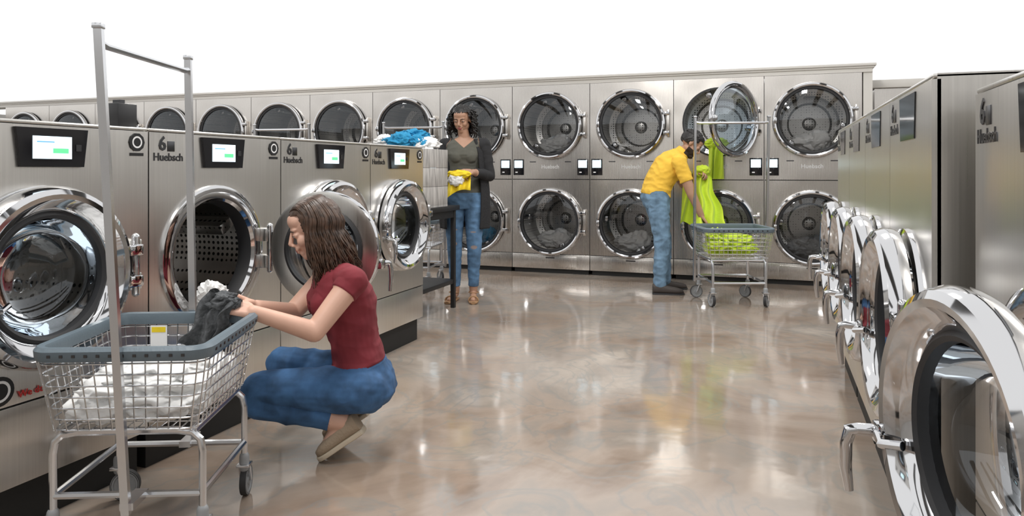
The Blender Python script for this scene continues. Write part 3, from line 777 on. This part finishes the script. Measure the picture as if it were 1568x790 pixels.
bone('shL', (0, 0, 1.35), .05, LS, .05); bone('shR', (0, 0, 1.35), .05, RS, .05)
bone('uaL', LS, .048, LE, .038); bone('faL', LE, .038, LW, .026); bone('uaR', RS, .048, RE, .038); bone('faR', RE, .038, RW, .026)
bone('thL', (.085, 0, .86), .088, (.085, -.02, .47), .058); bone('caL', (.085, -.02, .47), .058, (.075, .02, .09), .036)
bone('thR', (-.085, 0, .86), .088, (-.085, -.02, .47), .058); bone('caR', (-.085, -.02, .47), .058, (-.08, .02, .09), .036)
bone('ftL', (.075, .02, .06), .032, (.08, -.13, .028), .022); bone('ftR', (-.08, .02, .06), .032, (-.12, -.12, .028), .022)
hm2 = head_matrix((-.02, -.03, 1.565), (-.22, -.92, -.30)); add_head(mb, hm2, .98)
bones['head'] = ((-.02, -.03, 1.52), .07, (-.02, -.03, 1.6), .08)
add_hand(mb, LW, (-.85, -.45, .0), (-.3, .5, -.6), (-.2, -.3, .9), (.4, .6, .5), .95); add_hand(mb, RW, (.8, -.5, .05), (.2, .4, -.7), (.2, -.3, .9), (.4, .6, .5), .95)
bones['haL'] = (tuple(LW), .025, (.0, -.27, 1.11), .03); bones['haR'] = (tuple(RW), .025, (.0, -.27, 1.08), .03)
def rip(P, val, bi, bt, names):
    o = np.full(len(P), -.1)
    for (x, z, a, b) in ((-.085, .50, .025, .018), (-.08, .62, .024, .007), (-.09, .42, .022, .006), (.085, .47, .026, .016), (.08, .60, .024, .006)):
        q = 1-np.sqrt(((P[:, 0]-x)/a)**2+((P[:, 2]-z)/b)**2); o = np.maximum(o, np.where(P[:, 1] < -.03, q*.02, -.1))
    return o
neck2 = lambda P, val, bi, bt, names: np.where(bi == names.index('neck'), -.05, np.minimum(val, 1.315+.9*np.abs(P[:, 0])-P[:, 2]))
lip2 = lambda P, val, bi, bt, names: .012-np.linalg.norm((P-np.array(hm2 @ V((.094, 0, -.06))))*np.array([.62, 1, 1]), axis=1)
make_body(mb, bones, 'w2_body', .005, [
    ('shirt', {'torso': (1, 0), 'hips': (.60, -1)}, .004), ('jeans', {'hips': (-.60, 1), 'thL': (1, 0), 'thR': (1, 0), 'caL': (.9, -1), 'caR': (.9, -1)}, .006),
    ('cardi', {'uaL': (1, 0), 'uaR': (1, 0), 'faL': (.85, -1), 'faR': (.85, -1), 'shL': (-.45, 1), 'shR': (-.45, 1)}, .012), ('rip', {}, 0), ('lips', {}, 0)], W2, extra={'shirt': neck2, 'rip': rip, 'lips': lip2})
face_bits(hm2, .98, 'brow_black', W2)
cb = MB()
def cfn(u, v):
    a = math.radians(-48+276*u); z = 1.375-.75*v
    hx_ = .165+.045*math.sin(v*2.4)+.02*max(0, v-.4); hy = .105+.05*v
    if v < .12: k = v/.12; hx_ *= .75+.25*k; hy *= .7+.3*k
    f = 1+.05*v*math.sin(u*30+v*3)
    return V((math.cos(a)*hx_*f, math.sin(a)*hy*f+.012, z+(.02 if v < .05 else 0)))
sheet(cb, cfn, 'cardigan', 70, 50)
co = cb.obj('cardigan', parent=W2, angle=180); sd = co.modifiers.new('s', 'SOLIDIFY'); sd.thickness = .008
hb = MB(); hair_cap(hb, hm2, 'hair_black', .98, lambda p: (p.x > .04 and p.z < .07) or (p.x > .0 and p.z < .0) or p.z < -.05, .014, .012)
for i in range(170):
    ph = rnd.uniform(80, 280); pr = math.radians(ph)
    fh2 = V((-.24, -.97, 0)); lh2 = V((.97, -.24, 0)); d = fh2*math.cos(pr)+lh2*math.sin(pr)
    c0 = V((-.02, -.03, 1.565))+d*rnd.uniform(.075, .10)+V((0, 0, rnd.uniform(-.03, .09)))
    a0 = rnd.uniform(0, 6.28); L = rnd.uniform(.06, .16); R_ = rnd.uniform(.008, .014); tang = V((-d.y, d.x, 0))
    hb.tube([c0+V((0, 0, -L*t))+d*(R_*math.cos(a0+t*14)+.035*t)+tang*R_*math.sin(a0+t*14) for t in [k/12 for k in range(13)]], .0055, 'hair_black', 5)
hb.obj('hair', parent=W2, angle=180)
sb = MB()
for (h_, t_) in (((.075, .06, .0), (.085, -.17, .0)), ((-.075, .06, .0), (-.13, -.155, .0))):
    h_ = V(h_); t_ = V(t_); f = (t_-h_).normalized(); l = V((f.y, -f.x, 0))
    sb.loft([(h_+f*.245*t+V((0, 0, .012)), l*(.04*w), V((0, 0, .011))) for t, w in ((-.02, .5), (.05, .8), (.3, .8), (.7, 1.1), (.95, .8), (1.02, .4))], 'sandal', 20, 3)
    for q in (.62, .72):
        sb.tube([h_+f*.245*q+l*x*.042+V((0, 0, .02+.036*math.sqrt(max(0, 1-x*x)))) for x in (-1, -.8, -.4, 0, .4, .8, 1)], .006, 'sandal', 6)
    sb.tube([h_+f*.06+l*math.cos(a)*.042+f*math.sin(a)*.045+V((0, 0, .075)) for a in [k*.524 for k in range(12)]], .004, 'sandal', 6, True)
sb.obj('sandals', parent=W2)
tb = MB()
def tfn(u, v):
    return V((-.12+.19*u, -.30+.02*math.sin(u*16+v*3)+.02*math.sin(v*5), 1.10+.03*math.sin(u*3.1)-.20*v*(1-.3*u)))
sheet(tb, tfn, 'yellow_cloth'); pile(tb, (-.03, -.30, 1.09), (.09, .045, .035), 'yellow_cloth', 2, .3, 4)
pile(tb, (-.05, -.31, 1.05), (.06, .04, .05), 'white_cloth', 6, .3, 4)
tb.obj('yellow_towel', (-2.50, 5.80, 0), YAW, angle=180)

# ---- man bending over the far cart
MN = empty('bending_man', (-1.015, 6.857, 0), YAW)
mb = MB(); bones = {}
S = V((0, 1, 0))
def fr(a): a = math.radians(a); return V((math.cos(a), 0, -math.sin(a)))
mb.loft([((.0, 0, .78), S*.13, fr(0)*.10), ((-.01, 0, .86), S*.17, fr(5)*.125), ((-.005, 0, .93), S*.165, fr(10)*.12), ((.02, 0, 1.01), S*.155, fr(20)*.115), ((.065, 0, 1.09), S*.165, fr(28)*.12), ((.12, 0, 1.17), S*.18, fr(34)*.125), ((.165, 0, 1.225), S*.175, fr(40)*.10), ((.195, 0, 1.255), S*.12, fr(44)*.075), ((.215, 0, 1.275), S*.06, fr(44)*.06)])
RS, RE, RW = V((.17, -.19, 1.20)), V((.27, -.235, .915)), V((.36, -.225, .72))
LS, LE, LW = V((.17, .19, 1.20)), V((.31, .24, .99)), V((.40, .08, 1.08))
bone('torso', (.02, 0, 1.01), .14, (.16, 0, 1.21), .15, False); bone('hips', (.02, 0, 1.01), .14, (-.01, 0, .85), .15, False)
bone('neck', (.20, 0, 1.25), .06, (.275, 0, 1.315), .055)
bone('shL', (.17, 0, 1.21), .06, LS, .06); bone('shR', (.17, 0, 1.21), .06, RS, .06)
bone('uaL', LS, .056, LE, .043); bone('faL', LE, .043, LW, .029); bone('uaR', RS, .056, RE, .043); bone('faR', RE, .043, RW, .029)
bone('thR', (0, -.09, .85), .095, (.03, -.12, .46), .066); bone('caR', (.03, -.12, .46), .066, (.0, -.15, .09), .05)
bone('thL', (0, .09, .85), .095, (.09, .10, .46), .066); bone('caL', (.09, .10, .46), .066, (.10, .11, .09), .05)
hm3 = head_matrix((.325, -.01, 1.375), (.72, -.18, -.62), (.6, 0, .75)); add_head(mb, hm3, 1.02)
bones['head'] = ((.30, 0, 1.34), .075, (.33, 0, 1.41), .085)
add_hand(mb, RW, (.55, -.1, -.8), (-.5, .1, -.5), (.3, .9, .2), (.7, .9, .6), 1.05); add_hand(mb, LW, (.5, -.7, .2), (-.3, -.3, -.8), (.3, .2, .9), (.8, .9, .6), 1.05)
bones['haR'] = (tuple(RW), .03, (.42, -.24, .64), .03); bones['haL'] = (tuple(LW), .03, (.45, .0, 1.1), .03)
def beard(P, val, bi, bt, names):
    Mi = np.array(hm3.inverted()); Q = P@Mi[:3, :3].T+Mi[:3, 3]
    v = np.minimum(-.045-Q[:, 2], Q[:, 0]-.0); mo = .011-np.abs(Q[:, 2]+.061); mo = np.where(np.abs(Q[:, 1]) < .02, -mo+.004, 1)
    return np.where(Q[:, 2] > -.125, np.minimum(v, mo), -.1)
neck3 = lambda P, val, bi, bt, names: np.where(bi == names.index('neck'), -.05, val)
make_body(mb, bones, 'm_body', .0055, [
    ('shirt', {'torso': (1, 0), 'hips': (.74, -1), 'shL': (1, 0), 'shR': (1, 0), 'uaL': (.72, -1), 'uaR': (.62, -1)}, .012),
    ('jeans', {'hips': (-.74, 1), 'thL': (1, 0), 'thR': (1, 0), 'caL': (1.2, -1), 'caR': (1.2, -1)}, .008), ('beard', {}, .003)], MN, wrinkle=.007, extra={'shirt': neck3, 'beard': beard})
face_bits(hm3, 1.02, 'brow_black', MN)
hb = MB(); hair_cap(hb, hm3, 'hair_black', 1.02, lambda p: (p.x > .05 and p.z < .07) or (p.x > .0 and p.z < .02) or p.z < -.035, .012, .006)
hair_cap(hb, hm3, 'hair_black', 1.0, lambda p: p.z < .06, .018, .012)
hb.obj('hair', parent=MN, angle=180)
sb = MB(); shoe(sb, (-.06, -.155, .0), (.21, -.185, .0), 'shoe_dark', .048, .09, 'rubber'); shoe(sb, (.04, .11, .0), (.31, .12, .0), 'shoe_dark', .048, .09, 'rubber')
sb.obj('shoes', parent=MN)
lb = MB()
def lfn(u, v):
    w = .10+.12*v; cx = .44+.01*v; cy = .05-.30*v**1.3
    return V((cx+(u-.5)*w*1.2+.012*math.sin(v*12), cy+.03*math.sin(u*15+v*3)*(0.4+v), 1.13-.50*v+.02*math.sin(u*6)))
sheet(lb, lfn, 'lime_cloth', 60, 60)
def lfn2(u, v):
    w = .12+.10*v
    return V((.36+(u-.5)*w*1.1, .10+.03*math.sin(u*13+v*5), 1.12-.50*v+.02*math.sin(u*9)))
sheet(lb, lfn2, 'lime_cloth', 50, 60)
pile(lb, (.43, .03, 1.12), (.07, .06, .05), 'lime_cloth', 12, .35, 4)
lb.obj('lime_sheet', (-1.015, 6.857, 0), YAW, angle=180)
lb = MB()
for k, (x, y, z, a, b, c) in enumerate([(0, -.05, .47, .15, .14, .06), (-.02, .12, .48, .15, .10, .07), (.0, .12, .55, .12, .09, .07), (.03, -.02, .53, .14, .14, .06)]):
    pile(lb, (x, y, z), (a, b, c), 'lime_cloth', k+20, .36, 5, .415)
for v in lb.v: v.x = max(-.215, min(.215, v.x)); v.y = max(-.235, min(.235, v.y))
lb.obj('lime_laundry_pile', (-.33, 6.50, 0), math.radians(109), angle=180)
lb = MB()
def lfn3(u, v):
    z = 1.40-.36*v; return V((-.60+.14*u+.02*v*math.sin(u*9), DY-.06-.05*math.sin(min(1, v*3)*1.5)+.02*math.sin(u*17+v*4), z+.05*math.sin(u*3.1)*(1-v)))
sheet(lb, lfn3, 'lime_cloth', 50, 40); pile(lb, (-.53, DY-.06, 1.40), (.10, .06, .05), 'lime_cloth', 31, .35, 5)
lb.obj('lime_garment', angle=180)

# ------------------------------------------------------------------ table, crate, towels
tb = MB(); x0, x1, y0, y1 = -3.25, -2.42, 4.70, 5.52
tb.box((x0, y0, .80), (x1, y1, .84), 'table_black', None, .005)
for x in (x0+.03, x1-.06):
    for y in (y0+.03, y1-.06):
        tb.box((x, y, 0), (x+.035, y+.035, .80), 'table_black', None, .003)
tb.box((x0+.03, y0+.03, .74), (x1-.03, y1-.03, .80), 'table_black')
tb.box((x0+.03, y0+.03, .20), (x1-.03, y1-.03, .235), 'table_black', None, .003)
tb.obj('folding_table')
kb = MB(); a0, a1, b0, b1 = -2.95, -2.44, 4.98, 5.32; zb0, zt = .84, 1.29
kb.box((a0, b0, zb0), (a1, b1, zb0+.015), 'crate_wood')
for i in range(3):
    za = zb0+.015+i*.145
    for (p, q) in (((a0, b0, za), (a1, b0+.014, za+.143)), ((a0, b1-.014, za), (a1, b1, za+.143)), ((a0, b0+.014, za), (a0+.014, b1-.014, za+.143)), ((a1-.014, b0+.014, za), (a1, b1-.014, za+.143))):
        kb.box(p, q, 'crate_wood', None, .002)
kb.obj('wooden_crate')
pb = MB()
for k, (x, y, z, a, b, c, m) in enumerate([(-2.80, 5.15, 1.32, .13, .13, .07, 'blue_cloth'), (-2.60, 5.15, 1.31, .14, .12, .07, 'white_cloth'), (-2.72, 5.06, 1.35, .10, .07, .06, 'blue_cloth'), (-2.88, 5.10, 1.35, .07, .09, .05, 'white_cloth'), (-2.68, 5.2, 1.40, .11, .08, .045, 'blue_cloth'), (-2.58, 5.07, 1.34, .06, .05, .05, 'blue_cloth')]):
    pile(pb, (x, y, z), (a, b, c), m, k+40, .4, 5)
pb.obj('towel_pile', angle=180)
pb = MB()
def yfn_(u, v):
    x = -2.78+.16*u; return V((x, 4.955-.012*math.sin(u*14+v*2)-.02*v, 1.18-.33*v+.03*math.sin(u*5)))
sheet(pb, yfn_, 'yellow_cloth'); pile(pb, (-2.68, 4.90, .90), (.10, .06, .06), 'yellow_cloth', 50, .35, 4, .842)
pile(pb, (-2.52, 4.90, .875), (.07, .06, .035), 'white_cloth', 51, .35, 4, .842)
pb.obj('yellow_towel', angle=180)
bx = MB(); bx.box((-2.42, 2.11, 1.281), (-2.34, 2.20, 1.38), 'black_plastic', None, .004); bx.box((-2.40, 2.14, 1.38), (-2.36, 2.16, 1.395), 'dark_metal'); bx.obj('card_reader_box')

# ------------------------------------------------------------------ light and camera
w = bpy.data.worlds.new('World'); scene.world = w; w.use_nodes = True
bg = w.node_tree.nodes['Background']; bg.inputs[0].default_value = (1, 1, 1, 1); bg.inputs[1].default_value = 1.16
for (x, y, p) in ((-1.6, 1.0, 50), (-1.6, 3.6, 50), (.1, 5.0, 45), (-5.5, 5.8, 35)):  # area lights added above the view to make highlights, no fixtures
    l = bpy.data.lights.new('added_highlight_light', 'AREA'); l.shape = 'RECTANGLE'; l.size = .3; l.size_y = 1.2; l.energy = p; l.color = (1, .97, .93)
    o = bpy.data.objects.new('added_highlight_light', l); col.objects.link(o); o.location = (x, y, 3.4)
scene.view_settings.view_transform = 'Standard'
cam = bpy.data.cameras.new('camera'); cam.sensor_width = 36; cam.lens = 36*1118/1568; cam.clip_start = .03
cam.shift_y = -.085
co = bpy.data.objects.new('camera', cam); col.objects.link(co); co.location = (0, 0, 1.12); co.rotation_euler = (math.pi/2, 0, YAW)
scene.camera = co
